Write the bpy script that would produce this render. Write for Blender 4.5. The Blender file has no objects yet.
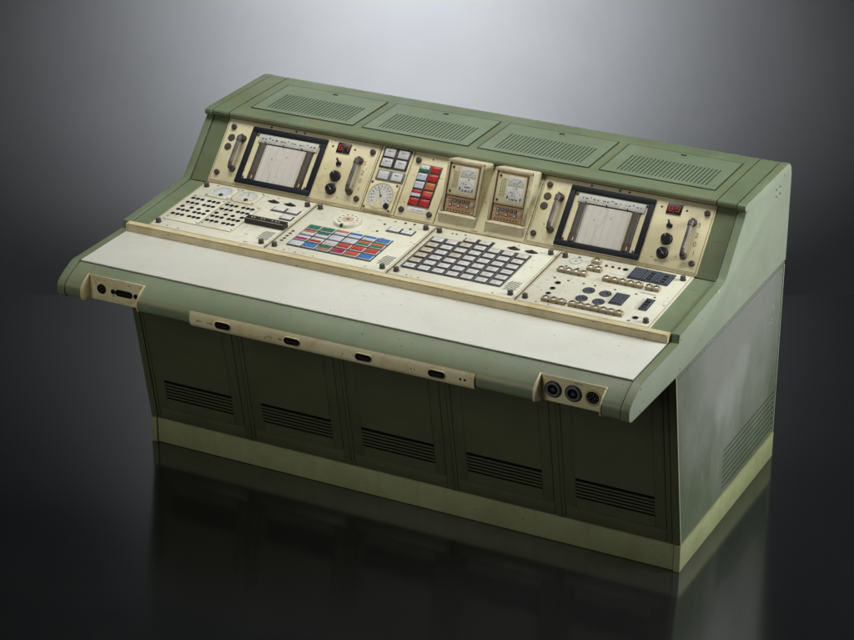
import bpy, bmesh, math, random
from mathutils import Vector, Matrix, Euler
random.seed(7)
S = 0.65                      # model units -> metres
sc = bpy.context.scene
col = sc.collection
W = 1.4

# ------------------------------------------------------------------ materials
def srgb(r, g, b):
    f = lambda c: (c/255/12.92) if c/255 <= .04045 else ((c/255+.055)/1.055)**2.4
    return (f(r), f(g), f(b), 1)

def new_mat(name):
    m = bpy.data.materials.new(name); m.use_nodes = True
    nt = m.node_tree
    return m, nt, nt.nodes['Principled BSDF']

def N(nt, typ, **kw):
    n = nt.nodes.new(typ)
    for k, v in kw.items(): setattr(n, k, v)
    return n

def ramp(nt, a, b, src):
    r = N(nt, 'ShaderNodeMapRange'); r.inputs['From Min'].default_value = a; r.inputs['From Max'].default_value = b
    nt.links.new(src, r.inputs['Value']); return r.outputs['Result']

def noise(nt, vec, scale, detail=4, rough=.6, dist=0):
    n = N(nt, 'ShaderNodeTexNoise'); n.inputs['Scale'].default_value = scale; n.inputs['Detail'].default_value = detail
    n.inputs['Roughness'].default_value = rough; n.inputs['Distortion'].default_value = dist
    nt.links.new(vec, n.inputs['Vector']); return n.outputs['Fac']

def mixc(nt, fac, a, b, blend='MIX'):
    m = N(nt, 'ShaderNodeMix', data_type='RGBA', blend_type=blend)
    if hasattr(fac, 'links') or not isinstance(fac, (int, float)): nt.links.new(fac, m.inputs['Factor'])
    else: m.inputs['Factor'].default_value = fac
    for v, i in ((a, 'A'), (b, 'B')):
        s = [q for q in m.inputs if q.name == i and q.type == 'RGBA'][0]
        if isinstance(v, tuple): s.default_value = v
        else: nt.links.new(v, s)
    return [q for q in m.outputs if q.type == 'RGBA'][0]

def math_(nt, op, a, b=None):
    m = N(nt, 'ShaderNodeMath', operation=op)
    for i, v in enumerate((a, b)):
        if v is None: continue
        if isinstance(v, (int, float)): m.inputs[i].default_value = v
        else: nt.links.new(v, m.inputs[i])
    return m.outputs[0]

def paint(name, base, mottle, rough=.42, edge=None, edge_r=.004, stain=None, stain_amt=.35, speck=.5, spec=.5, coat=0., streak=None, scr=None, bump=.03, bands=None, wear_sheen=None):
    """worn paint: cloudy tone, stains with their own shape, specks, scratches, chipped edges"""
    m, nt, p = new_mat(name); L = nt.links
    g = N(nt, 'ShaderNodeNewGeometry'); pos = g.outputs['Position']
    c = mixc(nt, ramp(nt, .35, .68, noise(nt, pos, 5, 5, .6, .4)), base, mottle)
    c = mixc(nt, math_(nt, 'MULTIPLY', ramp(nt, .3, .7, noise(nt, pos, 42, 4, .65)), .28), c, mottle)
    if stain:
        f = math_(nt, 'MULTIPLY', ramp(nt, .49, .74, noise(nt, pos, 11, 7, .74, .9)), stain_amt)
        c = mixc(nt, f, c, stain)
    if streak:   # vertical run marks
        mp = N(nt, 'ShaderNodeMapping'); mp.inputs['Scale'].default_value = (30, 30, 2.2); L.new(pos, mp.inputs['Vector'])
        f = math_(nt, 'MULTIPLY', ramp(nt, .52, .8, noise(nt, mp.outputs['Vector'], 1, 5, .65)), .55)
        c = mixc(nt, f, c, streak)
    for cc, cx0, rad, amt in (wear_sheen or ()):    # ragged patches: desk wear, and painted sheen on the side panel
        sub = N(nt, 'ShaderNodeVectorMath', operation='SUBTRACT'); L.new(pos, sub.inputs[0]); sub.inputs[1].default_value = [v*S for v in cx0]
        ln = N(nt, 'ShaderNodeVectorMath', operation='LENGTH'); L.new(sub.outputs['Vector'], ln.inputs[0])
        mp = N(nt, 'ShaderNodeMapping'); mp.inputs['Scale'].default_value = (4, 7, 3.6); mp.inputs['Rotation'].default_value = (.75, 0, 0); L.new(pos, mp.inputs['Vector'])
        dd = math_(nt, 'ADD', ln.outputs['Value'], math_(nt, 'MULTIPLY', math_(nt, 'SUBTRACT', noise(nt, mp.outputs['Vector'], 1, 6, .62, .5), .5), .90*rad*S))
        c = mixc(nt, math_(nt, 'MULTIPLY', ramp(nt, rad*S, rad*.45*S, dd), amt), c, cc)
    if scr:      # pale scuffs
        mp = N(nt, 'ShaderNodeMapping'); mp.inputs['Scale'].default_value = (9, 60, 9); mp.inputs['Rotation'].default_value = (.5, .3, .45); L.new(pos, mp.inputs['Vector'])
        f = math_(nt, 'MULTIPLY', ramp(nt, .66, .78, noise(nt, mp.outputs['Vector'], 1, 3, .55)), .5)
        c = mixc(nt, f, c, scr)
    if speck:
        f = math_(nt, 'MULTIPLY', ramp(nt, .70, .76, noise(nt, pos, 95, 2, .5)), speck)
        c = mixc(nt, f, c, srgb(58, 50, 36))
        mp = N(nt, 'ShaderNodeMapping'); mp.inputs['Scale'].default_value = (14, 150, 90); mp.inputs['Rotation'].default_value = (.2, .1, .7); L.new(pos, mp.inputs['Vector'])
        f = math_(nt, 'MULTIPLY', ramp(nt, .73, .78, noise(nt, mp.outputs['Vector'], 1, 2, .5)), speck)
        c = mixc(nt, f, c, srgb(78, 70, 52))
    if edge:
        bv = N(nt, 'ShaderNodeBevel', samples=4); bv.inputs['Radius'].default_value = edge_r
        d = N(nt, 'ShaderNodeVectorMath', operation='DOT_PRODUCT'); L.new(bv.outputs['Normal'], d.inputs[0]); L.new(g.outputs['Normal'], d.inputs[1])
        e = ramp(nt, .985, .86, d.outputs['Value'])
        e = math_(nt, 'MULTIPLY', e, ramp(nt, .36, .6, noise(nt, pos, 24, 5, .7)))
        c = mixc(nt, e, c, edge)
    if bands:    # paint rubbed through along the rounded noses
        sx = N(nt, 'ShaderNodeSeparateXYZ'); L.new(pos, sx.inputs[0])
        for ymax, z0, z1, amt, colr in bands:
            zc, hw = (z0+z1)/2*S, (z1-z0)/2*S
            f = ramp(nt, hw, hw*.35, math_(nt, 'ABSOLUTE', math_(nt, 'SUBTRACT', sx.outputs['Z'], zc)))
            f = math_(nt, 'MULTIPLY', f, math_(nt, 'LESS_THAN', sx.outputs['Y'], ymax*S))
            mp = N(nt, 'ShaderNodeMapping'); mp.inputs['Scale'].default_value = (3, 40, 40); L.new(pos, mp.inputs['Vector'])
            f = math_(nt, 'MULTIPLY', f, math_(nt, 'MULTIPLY', ramp(nt, .36, .66, noise(nt, mp.outputs['Vector'], 1, 5, .65)), amt))
            c = mixc(nt, f, c, colr)
    L.new(c, p.inputs['Base Color'])
    r = ramp(nt, 0, 1, noise(nt, pos, 18, 5, .65))
    mr = N(nt, 'ShaderNodeMapRange'); mr.inputs['To Min'].default_value = rough-.08; mr.inputs['To Max'].default_value = rough+.12; L.new(r, mr.inputs['Value'])
    L.new(mr.outputs['Result'], p.inputs['Roughness'])
    p.inputs['Specular IOR Level'].default_value = spec
    p.inputs['Coat Weight'].default_value = coat; p.inputs['Coat Roughness'].default_value = .25
    if bump:
        b = N(nt, 'ShaderNodeBump'); b.inputs['Strength'].default_value = bump; b.inputs['Distance'].default_value = .004
        L.new(noise(nt, pos, 160, 3, .6), b.inputs['Height']); L.new(b.outputs['Normal'], p.inputs['Normal'])
    return m

def plain(name, c, rough=.45, metal=0, emit=None, es=1, spec=.5, var=.25):
    m, nt, p = new_mat(name)
    g = N(nt, 'ShaderNodeNewGeometry')
    dark = tuple(v*.62 for v in c[:3])+(1,)
    f = math_(nt, 'MULTIPLY', ramp(nt, .35, .7, noise(nt, g.outputs['Position'], 70, 5, .65)), var*2)
    nt.links.new(mixc(nt, f, c, dark), p.inputs['Base Color'])
    p.inputs['Roughness'].default_value = rough; p.inputs['Metallic'].default_value = metal
    p.inputs['Specular IOR Level'].default_value = spec
    if emit: p.inputs['Emission Color'].default_value = emit; p.inputs['Emission Strength'].default_value = es
    return m

M = {}
TAN = (.36, .25, .12, 1)
GE = (.075, .085, .042, 1)
BANDS = [(.64, 1.520, 1.541, .75, (.30, .24, .12, 1)), (-.60, 1.112, 1.140, .6, (.32, .27, .14, 1))]
M['green'] = paint('green_enamel', (.165, .215, .128, 1), (.118, .158, .086, 1), .47, edge=GE, edge_r=.004, stain=(.185, .170, .075, 1), stain_amt=.75, speck=.9, spec=.42, bands=BANDS, scr=(.20, .25, .18, 1))
M['greenp'] = paint('plain_green_enamel', (.184, .240, .158, 1), (.143, .193, .118, 1), .40, stain=(.180, .180, .085, 1), stain_amt=.55, speck=.7, spec=.55)
M['olive'] = paint('olive_enamel', (.140, .176, .094, 1), (.098, .126, .062, 1), .40, edge=GE, edge_r=.004, stain=(.15, .135, .06, 1), stain_amt=.7, speck=.8)
M['end'] = paint('pale_green_enamel', (.305, .340, .268, 1), (.262, .297, .226, 1), .40, edge=(.52, .55, .46, 1), edge_r=.003, stain=(.26, .28, .17, 1), stain_amt=.45, speck=.6)
M['side'] = paint('scuffed_grey_green_steel_sheen', (.128, .150, .100, 1), (.098, .120, .074, 1), .28, stain=(.085, .105, .055, 1), stain_amt=.5, speck=.5, scr=(.36, .38, .34, 1), coat=.3, wear_sheen=[((.245, .252, .236, 1), (1.4, .62, 1.02), .92, .85), ((.36, .37, .35, 1), (1.4, .50, .64), .17, .38), ((.33, .34, .32, 1), (1.4, .70, .74), .14, .35)])  # pale patches put the panel's glossy sheen into the colour
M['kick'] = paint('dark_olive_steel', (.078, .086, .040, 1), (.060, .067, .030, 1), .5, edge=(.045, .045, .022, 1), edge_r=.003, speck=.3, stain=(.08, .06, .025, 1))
M['plinth'] = paint('yellowed_green_plinth_paint', (.285, .310, .160, 1), (.225, .250, .115, 1), .5, edge=(.15, .09, .04, 1), edge_r=.007, stain=(.13, .10, .045, 1), stain_amt=.32, speck=1, streak=(.20, .17, .08, 1))
M['cream'] = paint('cream_panel_paint', (.720, .665, .440, 1), (.650, .590, .365, 1), .42, edge=(.28, .18, .075, 1), edge_r=.004, stain=(.47, .37, .18, 1), stain_amt=.6, speck=.9)
M['ivory'] = paint('ivory_panel_paint', (.665, .665, .560, 1), (.595, .590, .475, 1), .40, edge=(.34, .25, .11, 1), edge_r=.0035, stain=(.49, .43, .27, 1), stain_amt=.5, speck=.8)
M['white'] = paint('worn_white_laminate', (.645, .660, .605, 1), (.600, .612, .552, 1), .42, edge=(.36, .34, .2, 1), edge_r=.004, stain=(.50, .49, .39, 1), stain_amt=.32, speck=.5, scr=(.70, .71, .66, 1), wear_sheen=[((.53, .53, .46, 1), (-.55, -.44, 1.2), .36, .3), ((.54, .54, .47, 1), (.55, -.40, 1.2), .42, .25), ((.52, .50, .42, 1), (1.15, -.25, 1.2), .25, .25)])
M['rail'] = paint('yellowed_beige_rail', (.650, .575, .360, 1), (.54, .465, .27, 1), .45, edge=(.26, .16, .06, 1), edge_r=.004, stain=(.40, .29, .13, 1), stain_amt=.7, speck=.9, streak=(.40, .31, .15, 1))
M['beige'] = paint('beige_metal', (.690, .635, .390, 1), (.60, .54, .31, 1), .40, edge=(.38, .17, .055, 1), edge_r=.004, stain=(.42, .31, .12, 1), stain_amt=.75, speck=1)
M['sw'] = paint('tan_switch_housing', (.40, .325, .195, 1), (.30, .235, .13, 1), .45, edge=(.56, .50, .38, 1), edge_r=.002, stain=(.20, .14, .07, 1), stain_amt=.5, speck=.3)
M['tan'] = paint('tan_brown_control_strip', (.55, .335, .150, 1), (.47, .275, .115, 1), .5, edge=(.5, .38, .2, 1), edge_r=.002, stain=(.28, .16, .07, 1), stain_amt=.4, speck=.4)
M['unit'] = paint('aged_ivory_housing', (.610, .580, .405, 1), (.52, .480, .310, 1), .42, edge=(.31, .20, .085, 1), edge_r=.008, stain=(.33, .25, .12, 1), stain_amt=.9, speck=.8)
M['bord'] = plain('aged_border', (.42, .35, .19, 1), .6)
M['line'] = plain('brown_border_line', (.17, .135, .062, 1), .7)
M['vslot'] = plain('shaded_green_vent_slot', (.066, .092, .062, 1), .8, spec=.1)  # slot backing in darker green, the shade inside the vents painted in
M['slot'] = plain('dark_green_slot', (.030, .044, .028, 1), .8, spec=.1)
M['seam'] = plain('grimy_brown_seam', (.055, .042, .022, 1), .8)
M['black'] = plain('black_plastic', (.012, .012, .015, 1), .32)
M['navy'] = plain('blue_black_frame', (.010, .012, .018, 1), .55, spec=.2)
M['hole'] = plain('dark_hole', (.004, .004, .005, 1), .9, spec=.1)
M['steel'] = plain('worn_steel', (.36, .34, .32, 1), .32, 1)
M['dsteel'] = plain('dark_grip_metal', (.10, .088, .080, 1), .5, .4)
M['screw'] = plain('dark_screw_metal', (.080, .070, .062, 1), .45, .3)
M['grip'] = plain('worn_grip_metal', (.17, .150, .138, 1), .5, .4)
M['grey'] = plain('grey_plastic', (.13, .135, .145, 1), .45)
M['bezel'] = plain('charcoal_bezel', (.030, .030, .033, 1), .42)
M['paper'] = plain('chart_paper', (.67, .645, .58, 1), .8, var=.08)
M['pline'] = plain('faded_chart_ink', (.44, .41, .36, 1), .8)
M['keyb'] = plain('bezel_gap', (.02, .02, .02, 1), .7)
M['key'] = plain('white_key_plastic', (.60, .605, .585, 1), .35, var=.3)
M['keyt'] = plain('yellowed_key_plastic', (.50, .45, .35, 1), .38, var=.2)
M['lab'] = plain('label_white', (.64, .64, .62, 1), .45, var=.1)
M['meterw'] = plain('meter_card', (.56, .57, .52, 1), .5, var=.12)
M['card'] = plain('pale_meter_card', (.68, .69, .67, 1), .45, var=.12)
M['meterb'] = plain('bluish_meter_card', (.53, .56, .56, 1), .4, var=.12)
M['ink'] = plain('black_ink', (.035, .034, .034, 1), .6)
M['inkl'] = plain('faint_ink', (.26, .25, .21, 1), .6)
M['hat'] = plain('dark_hatching', (.115, .112, .092, 1), .6)
M['fin'] = plain('navy_moulded_plastic', (.020, .027, .043, 1), .4)
M['fing'] = plain('grey_blue_rib_top', (.12, .145, .19, 1), .4)
M['rust'] = plain('rust_ink', (.33, .13, .055, 1), .7)
M['redink'] = plain('red_ink', (.45, .10, .07, 1), .6)
M['roll'] = plain('dark_roller', (.085, .076, .062, 1), .42)
M['rollb'] = plain('brown_roller_end', (.070, .046, .028, 1), .5)
M['pink'] = plain('pinkish_disc', (.56, .40, .28, 1), .5)
for k, c in dict(red=(.40, .020, .015, 1), orange=(.50, .14, .05, 1), gren=(.016, .155, .085, 1), blue=(.022, .15, .43, 1), mag=(.34, .010, .065, 1),
                 pale=(.52, .56, .62, 1), teal=(.03, .22, .34, 1), salmon=(.48, .075, .045, 1)).items():
    M[k] = plain({'gren': 'green', 'mag': 'magenta'}.get(k, k)+'_translucent_plastic', c, .28, var=.15)
M['led'] = plain('red_lit_segment', (.35, .02, .01, 1), .4, emit=(1, .085, .03, 1), es=.26)
M['dled'] = plain('dim_red_lens', (.16, .012, .012, 1), .25)

# ------------------------------------------------------------------ mesh building
class Frame:
    def __init__(s, o, t, x=(1, 0, 0)):
        s.o = Vector(o); s.t = Vector(t).normalized(); s.x = Vector(x).normalized(); s.n = s.x.cross(s.t)
    def __call__(s, x, v, h=0): return s.o + s.x*x + s.t*v + s.n*h
    def mat(s, x, v, h=0):
        m = Matrix.Identity(4)
        for i in range(3): m[i][0] = s.x[i]; m[i][1] = s.t[i]; m[i][2] = s.n[i]; m[i][3] = s(x, v, h)[i]
        return m
ID = Frame((0, 0, 0), (0, 1, 0))

class MB:
    def __init__(s, fr=ID): s.bm = bmesh.new(); s.fr = fr; s.mats = []
    def mi(s, k):
        m = M[k]
        if m not in s.mats: s.mats.append(m)
        return s.mats.index(m)
    def absorb(s, b, k):
        i = s.mi(k); vm = {v: s.bm.verts.new(v.co) for v in b.verts}
        for f in b.faces:
            try: nf = s.bm.faces.new([vm[v] for v in f.verts]); nf.material_index = i
            except ValueError: pass
        b.free(); return s
    def box(s, x0, x1, v0, v1, h0, h1, k, bev=0, seg=2, fr=None):
        fr = fr or s.fr; b = bmesh.new()
        P = [b.verts.new(fr(x, v, h)) for h in (h0, h1) for v in (v0, v1) for x in (x0, x1)]
        for q in ((0, 2, 3, 1), (4, 5, 7, 6), (0, 1, 5, 4), (1, 3, 7, 5), (3, 2, 6, 7), (2, 0, 4, 6)): b.faces.new([P[i] for i in q])
        if bev: bmesh.ops.bevel(b, geom=b.edges[:], offset=bev, segments=seg, profile=.5, affect='EDGES', clamp_overlap=True)
        return s.absorb(b, k)
    def poly(s, pts, h0, h1, k, bev=0, fr=None, bottom=True):
        fr = fr or s.fr; b = bmesh.new(); n = len(pts)
        A = [b.verts.new(fr(x, v, h1)) for x, v in pts]; B = [b.verts.new(fr(x, v, h0)) for x, v in pts]
        top = b.faces.new(A)
        if bottom: b.faces.new(B[::-1])
        for i in range(n): b.faces.new([A[i], B[i], B[(i+1) % n], A[(i+1) % n]])
        bmesh.ops.recalc_face_normals(b, faces=b.faces[:])
        if bev: bmesh.ops.bevel(b, geom=[e for e in top.edges], offset=bev, segments=2, profile=.5, affect='EDGES')
        return s.absorb(b, k)
    def quad(s, x0, x1, v0, v1, h, k, fr=None):
        return s.flat([(x0, v0), (x1, v0), (x1, v1), (x0, v1)], h, k, fr)
    def flat(s, pts, h, k, fr=None):
        fr = fr or s.fr
        f = s.bm.faces.new([s.bm.verts.new(fr(x, v, h)) for x, v in pts]); f.material_index = s.mi(k); return s
    def lathe(s, x, v, prof, k, n=24, fr=None, flute=0):
        fr = fr or s.fr; b = bmesh.new(); rings = []
        for r, h in prof:
            if r <= 1e-6: rings.append([b.verts.new(fr(x, v, h))]); continue
            rings.append([b.verts.new(fr(x+(r-(flute if i % 2 else 0))*math.cos(2*math.pi*i/n), v+(r-(flute if i % 2 else 0))*math.sin(2*math.pi*i/n), h)) for i in range(n)])
        for A, B in zip(rings, rings[1:]):
            for i in range(n):
                j = (i+1) % n
                if len(A) == 1 and len(B) > 1: b.faces.new([A[0], B[i], B[j]])
                elif len(B) == 1 and len(A) > 1: b.faces.new([A[i], A[j], B[0]])
                elif len(A) > 1: b.faces.new([A[i], A[j], B[j], B[i]])
        return s.absorb(b, k)
    def disc(s, x, v, r, h, k, n=20, fr=None, rv=None):
        rv = rv or r
        return s.flat([(x+r*math.cos(2*math.pi*i/n), v+rv*math.sin(2*math.pi*i/n)) for i in range(n)], h, k, fr)
    def tube(s, pts, r, k, n=10, radii=None):
        b = bmesh.new(); rings = []; pts = [Vector(p) for p in pts]
        for i, p in enumerate(pts):
            d = (pts[min(i+1, len(pts)-1)]-pts[max(i-1, 0)]).normalized()
            a = d.orthogonal().normalized() if i == 0 else (a-d*a.dot(d)).normalized()
            c = d.cross(a); rr = radii[i] if radii else r
            rings.append([b.verts.new(p+(a*math.cos(2*math.pi*j/n)+c*math.sin(2*math.pi*j/n))*rr) for j in range(n)])
        for A, B in zip(rings, rings[1:]):
            for j in range(n): b.faces.new([A[j], A[(j+1) % n], B[(j+1) % n], B[j]])
        b.faces.new(rings[0][::-1]); b.faces.new(rings[-1])
        return s.absorb(b, k)
    def extr(s, prof, x0, x1, k, caps=True, closed=True):
        """profile (y,z) pulled along x"""
        b = bmesh.new(); A = [b.verts.new((x0, y, z)) for y, z in prof]; B = [b.verts.new((x1, y, z)) for y, z in prof]; n = len(prof)
        for i in range(n if closed else n-1): b.faces.new([A[i], A[(i+1) % n], B[(i+1) % n], B[i]])
        if caps and closed: b.faces.new(A[::-1]); b.faces.new(B)
        bmesh.ops.recalc_face_normals(b, faces=b.faces[:])
        return s.absorb(b, k)
    def marks(s, x0, v0, w, k='ink', hgt=.006, h=.0006, fill=.7, fr=None):
        """small illegible printed characters in a line"""
        x = x0
        while x < x0+w:
            cw = random.uniform(.003, .006)
            if random.random() < fill: s.quad(x, x+cw*.75, v0, v0+hgt*random.uniform(.6, 1), h, k, fr)
            x += cw
        return s
    def build(s, name, parent=None, smooth=35, label=None, mat=None):
        me = bpy.data.meshes.new(name)
        bmesh.ops.remove_doubles(s.bm, verts=s.bm.verts[:], dist=1e-6)
        s.bm.normal_update(); s.bm.to_mesh(me); s.bm.free()
        for m in s.mats: me.materials.append(m)
        if smooth:
            me.polygons.foreach_set('use_smooth', [True]*len(me.polygons)); me.set_sharp_from_angle(angle=math.radians(smooth))
        return link(name, me, parent, label, mat)

def link(name, me, parent=None, label=None, mat=None):
    o = bpy.data.objects.new(name, me); col.objects.link(o)
    if parent: o.parent = parent
    if mat is not None: o.matrix_local = mat
    if label: o['label'] = label
    return o

cache = {}
def inst(name, key, make, parent, fr, x, v, h=0, rz=0, label=None):
    """a repeated piece: one mesh per kind, an object for each"""
    if key not in cache:
        mb = MB(); make(mb); o = mb.build(name, parent, label=label); cache[key] = o.data
        o.matrix_local = fr.mat(x, v, h) @ Matrix.Rotation(rz, 4, 'Z'); return o
    return link(name, cache[key], parent, label, fr.mat(x, v, h) @ Matrix.Rotation(rz, 4, 'Z'))

def text_faces(mb, s, x, v, size, h, k, fr, rz=0):
    cu = bpy.data.curves.new('t', 'FONT'); cu.body = s; cu.size = size; cu.align_x = 'CENTER'; cu.align_y = 'CENTER'
    o = bpy.data.objects.new('t', cu); col.objects.link(o)
    me = o.to_mesh(); i = mb.mi(k)
    vs = [mb.bm.verts.new(fr(x+q.co.x, v+q.co.y, h)) for q in me.vertices]
    for p in me.polygons:
        try: f = mb.bm.faces.new([vs[j] for j in p.vertices]); f.material_index = i
        except ValueError: pass
    o.to_mesh_clear(); bpy.data.objects.remove(o); bpy.data.curves.remove(cu)

# ------------------------------------------------------------------ planes of the console
PAN = Frame((0, -.150, 1.238), (0, .534, .033))
RIS = Frame((0, .384, 1.271), (0, .236, .246))
TOP = Frame((0, .613, 1.553), (0, .623, .003))
KICK = Frame((0, 0, .134), (0, -.166, .910))
FRONT = Frame((0, -.697, 1.062), (0, 0, 1))
DESK = Frame((0, -.562, 1.199), (0, .402, .004))
ENDR = Frame((W, 0, 0), (0, 0, 1), (0, 1, 0))     # local x = depth, local v = height, normal +x

root = bpy.data.objects.new('control_console', None); col.objects.link(root)
root['label'] = 'large worn green and cream control console with sloping instrument panels, on a dark glossy floor'
root['category'] = 'control console'

# ------------------------------------------------------------------ cabinet
NOSE = [(-.562, 1.199), (-.580, 1.195), (-.630, 1.173), (-.672, 1.149), (-.688, 1.136), (-.695, 1.122), (-.6975, 1.105), (-.696, 1.088), (-.690, 1.074), (-.678, 1.065), (-.66, 1.061)]
def off(prof, d):
    out = []
    for i, (y, z) in enumerate(prof):
        a = prof[max(i-1, 0)]; b = prof[min(i+1, len(prof)-1)]
        t = Vector((b[0]-a[0], b[1]-a[1])).normalized(); out.append((y+t.y*d*1., z-t.x*d*1.))
    return out
OUT = NOSE[::-1] + [(-.160, 1.203), (-.150, 1.238), (.340, 1.2685), (.372, 1.2715), (.393, 1.281), (.620, 1.517), (.604, 1.524), (.599, 1.538), (.603, 1.549), (.614, 1.5535),
        (1.165, 1.5565), (1.200, 1.549), (1.224, 1.527), (1.236, 1.49), (1.236, 1.052), (-.12, 1.046)]
def end_plate(sgn):
    mb = MB(Frame((sgn*1.362, 0, 0), (0, 0, 1), (0, sgn, 0)))
    mb.poly([(sgn*y, z) for y, z in OUT], 0, .038, 'end', bev=.003)
    for f in mb.bm.faces:    # rim faces carry the darker green of the body
        if abs(f.normal.x) < .5 or True:
            f.normal_update()
            if abs(f.normal.x) < .93: f.material_index = mb.mi('green')
    if sgn > 0:
        for y, z in ((1.076, 1.4775), (1.024, 1.479), (1.080, 1.442), (1.028, 1.444)): mb.disc(y, z, .0058, .0386, 'hole', 10)
        for y, z in ((-.577, 1.175), (-.576, 1.073), (-.13, 1.073), (-.131, 1.2095), (1.13, 1.515)):
            mb.lathe(y, z, [(.006, .0382), (.006, .0395), (0, .0398)], 'inkl', 10)
        for y, z in ((.310, 1.257),): mb.disc(y, z, .005, .0386, 'lab', 8, rv=.009)
    return mb.build('end_plate', root)
end_plate(1); end_plate(-1)

# lower side panels with louvres
def lower_side(sgn):
    fr = Frame((sgn*1.362, 0, 0), (0, 0, 1), (0, sgn, 0)); mb = MB(fr)
    Pg = lambda pts, h0, h1, k, bev=0: mb.poly([(sgn*y, z) for y, z in pts], h0, h1, k, bev)
    yf = lambda z: -.166*(z-.134)/.910
    # seam strips (raised edging) and the field inside them
    Pg([(yf(.137), .137), (yf(1.041), 1.041), (1.234, 1.047), (1.234, .137)], 0, .030, 'slot')
    Pg([(yf(.137), .137), (yf(1.041), 1.041), (yf(1.041)+.010, 1.041), (yf(.137)+.010, .137)], .030, .036, 'end', .0015)
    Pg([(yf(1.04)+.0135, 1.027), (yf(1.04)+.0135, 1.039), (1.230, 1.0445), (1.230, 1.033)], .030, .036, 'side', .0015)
    Pg([(1.2245, .137), (1.2245, 1.0285), (1.234, 1.0285), (1.234, .137)], .030, .036, 'end', .0015)
    Y0, Y1, Z0, Z1 = .515, 1.205, .150, .372
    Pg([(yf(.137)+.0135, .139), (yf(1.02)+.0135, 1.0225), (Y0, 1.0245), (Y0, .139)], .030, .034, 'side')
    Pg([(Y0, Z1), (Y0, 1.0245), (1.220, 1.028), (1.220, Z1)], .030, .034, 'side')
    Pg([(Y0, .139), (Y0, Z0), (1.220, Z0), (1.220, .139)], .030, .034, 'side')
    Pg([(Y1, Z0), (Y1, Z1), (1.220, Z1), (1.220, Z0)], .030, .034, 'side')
    n = 8; dz = (Z1-Z0)/n
    for i in range(n):
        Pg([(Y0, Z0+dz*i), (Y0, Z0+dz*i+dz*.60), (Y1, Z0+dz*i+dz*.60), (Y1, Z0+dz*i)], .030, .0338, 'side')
    Pg([(Y0, Z0), (Y0, Z1), (Y1, Z1), (Y1, Z0)], .0302, .0306, 'slot')
    if sgn > 0:
        for y, z in ((1.10, .865), (1.10, .80), (1.105, .775), (1.12, .845), (1.06, .79)): mb.disc(y, z, .0035, .0343, 'lab', 8)
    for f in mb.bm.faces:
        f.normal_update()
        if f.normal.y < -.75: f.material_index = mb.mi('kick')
    return mb.build('side_panel', root)
lower_side(1); lower_side(-1)

# inner carcass: back, floor and interior sides (closed box behind the panels)
mb = MB()
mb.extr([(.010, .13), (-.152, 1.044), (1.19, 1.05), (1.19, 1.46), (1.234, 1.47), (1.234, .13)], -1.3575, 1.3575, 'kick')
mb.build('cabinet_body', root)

mb = MB()
mb.box(-1.366, 1.366, .0, 1.236, .001, .134, 'plinth', .004)
for sg in (-1, 1): mb.box(min(sg*1.368, sg*1.4), max(sg*1.368, sg*1.4), -.006, 1.238, .0, .1355, 'plinth', .003)
mb.build('plinth', root)

# kick panels (access doors) with louvres
mb = MB(KICK)
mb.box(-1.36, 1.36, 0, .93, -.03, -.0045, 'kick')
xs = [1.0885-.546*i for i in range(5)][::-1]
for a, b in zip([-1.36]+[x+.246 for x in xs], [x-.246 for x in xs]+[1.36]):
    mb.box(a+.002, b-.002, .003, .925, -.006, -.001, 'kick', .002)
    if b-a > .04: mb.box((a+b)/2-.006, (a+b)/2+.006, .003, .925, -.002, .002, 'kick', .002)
mb.build('kick_frame', root)
def door(mb):
    hw = .243; X0, X1, v0, v1 = -.19, .19, .136, .248
    mb.box(-hw, X0, .078, .92, -.008, 0, 'kick', .0025); mb.box(X1, hw, .078, .92, -.008, 0, 'kick', .0025)
    mb.box(X0, X1, .078, v0, -.008, 0, 'kick'); mb.box(X0, X1, v1, .92, -.008, 0, 'kick')
    n = 6; d = (v1-v0)/n
    mb.quad(X0, X1, v0, v1, -.0016, 'hole')
    for i in range(n-1): mb.box(X0, X1, v0+d*i+d*.56, v0+d*(i+1)+d*.08, -.003, -.0002, 'kick')
    mb.box(-hw, hw, .004, .072, -.008, -.001, 'kick', .002)
for x in xs: inst('access_door', 'door', door, root, KICK, x+random.uniform(-.0015, .0015), random.uniform(-.001, .001), random.uniform(-.0008, .0006), rz=random.uniform(-.002, .002))

# desk shell with the two notches
DN = off(NOSE, -.005)
mb = MB()
body = DN[::-1] + [(-.165, 1.198), (-.14, 1.198), (-.14, 1.05)]
ns = .084
ny, nz = -.622, 1.172
notch = [(ny, 1.056), (ny, nz), (-.60, 1.180), (-.575, 1.190), (-.562, 1.194), (-.165, 1.198), (-.14, 1.198), (-.14, 1.05)]
NL = (-1.268, -.970); NR = (.9745, 1.2715)
for a, b, pr in ((-1.3575, NL[0], body), (NL[0], NL[1], notch), (NL[1], NR[0], body), (NR[0], NR[1], notch), (NR[1], 1.3575, body)):
    mb.extr(pr, a, b, 'green', caps=False)
mb.build('desk_shell', root)

mb = MB()
for sg in (-1, 1):
    mb = MB(); mb.extr([(-.66, 1.075), (-.688, 1.10), (-.56, 1.186), (-.17, 1.190), (-.155, 1.222), (.395, 1.252), (.628, 1.495), (.63, 1.47), (.40, 1.06)], sg*1.3622, sg*1.3570, 'seam')
    mb.build('joint_liner', root)
mb = MB(DESK); mb.box(-1.3565, 1.3565, .000, .379, -.003, .003, 'white', .0015); mb.build('writing_surface', root)

mb = MB()
mb.extr([(-.190, 1.2045), (-.186, 1.2365), (-.181, 1.2410), (-.152, 1.2430), (-.147, 1.2400), (-.147, 1.205)], -1.3575, 1.3575, 'rail')
mb.box(-1.35, 1.35, -.1865, -.1842, 1.2397, 1.2408, 'seam')
mb.build('front_rail', root)

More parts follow.
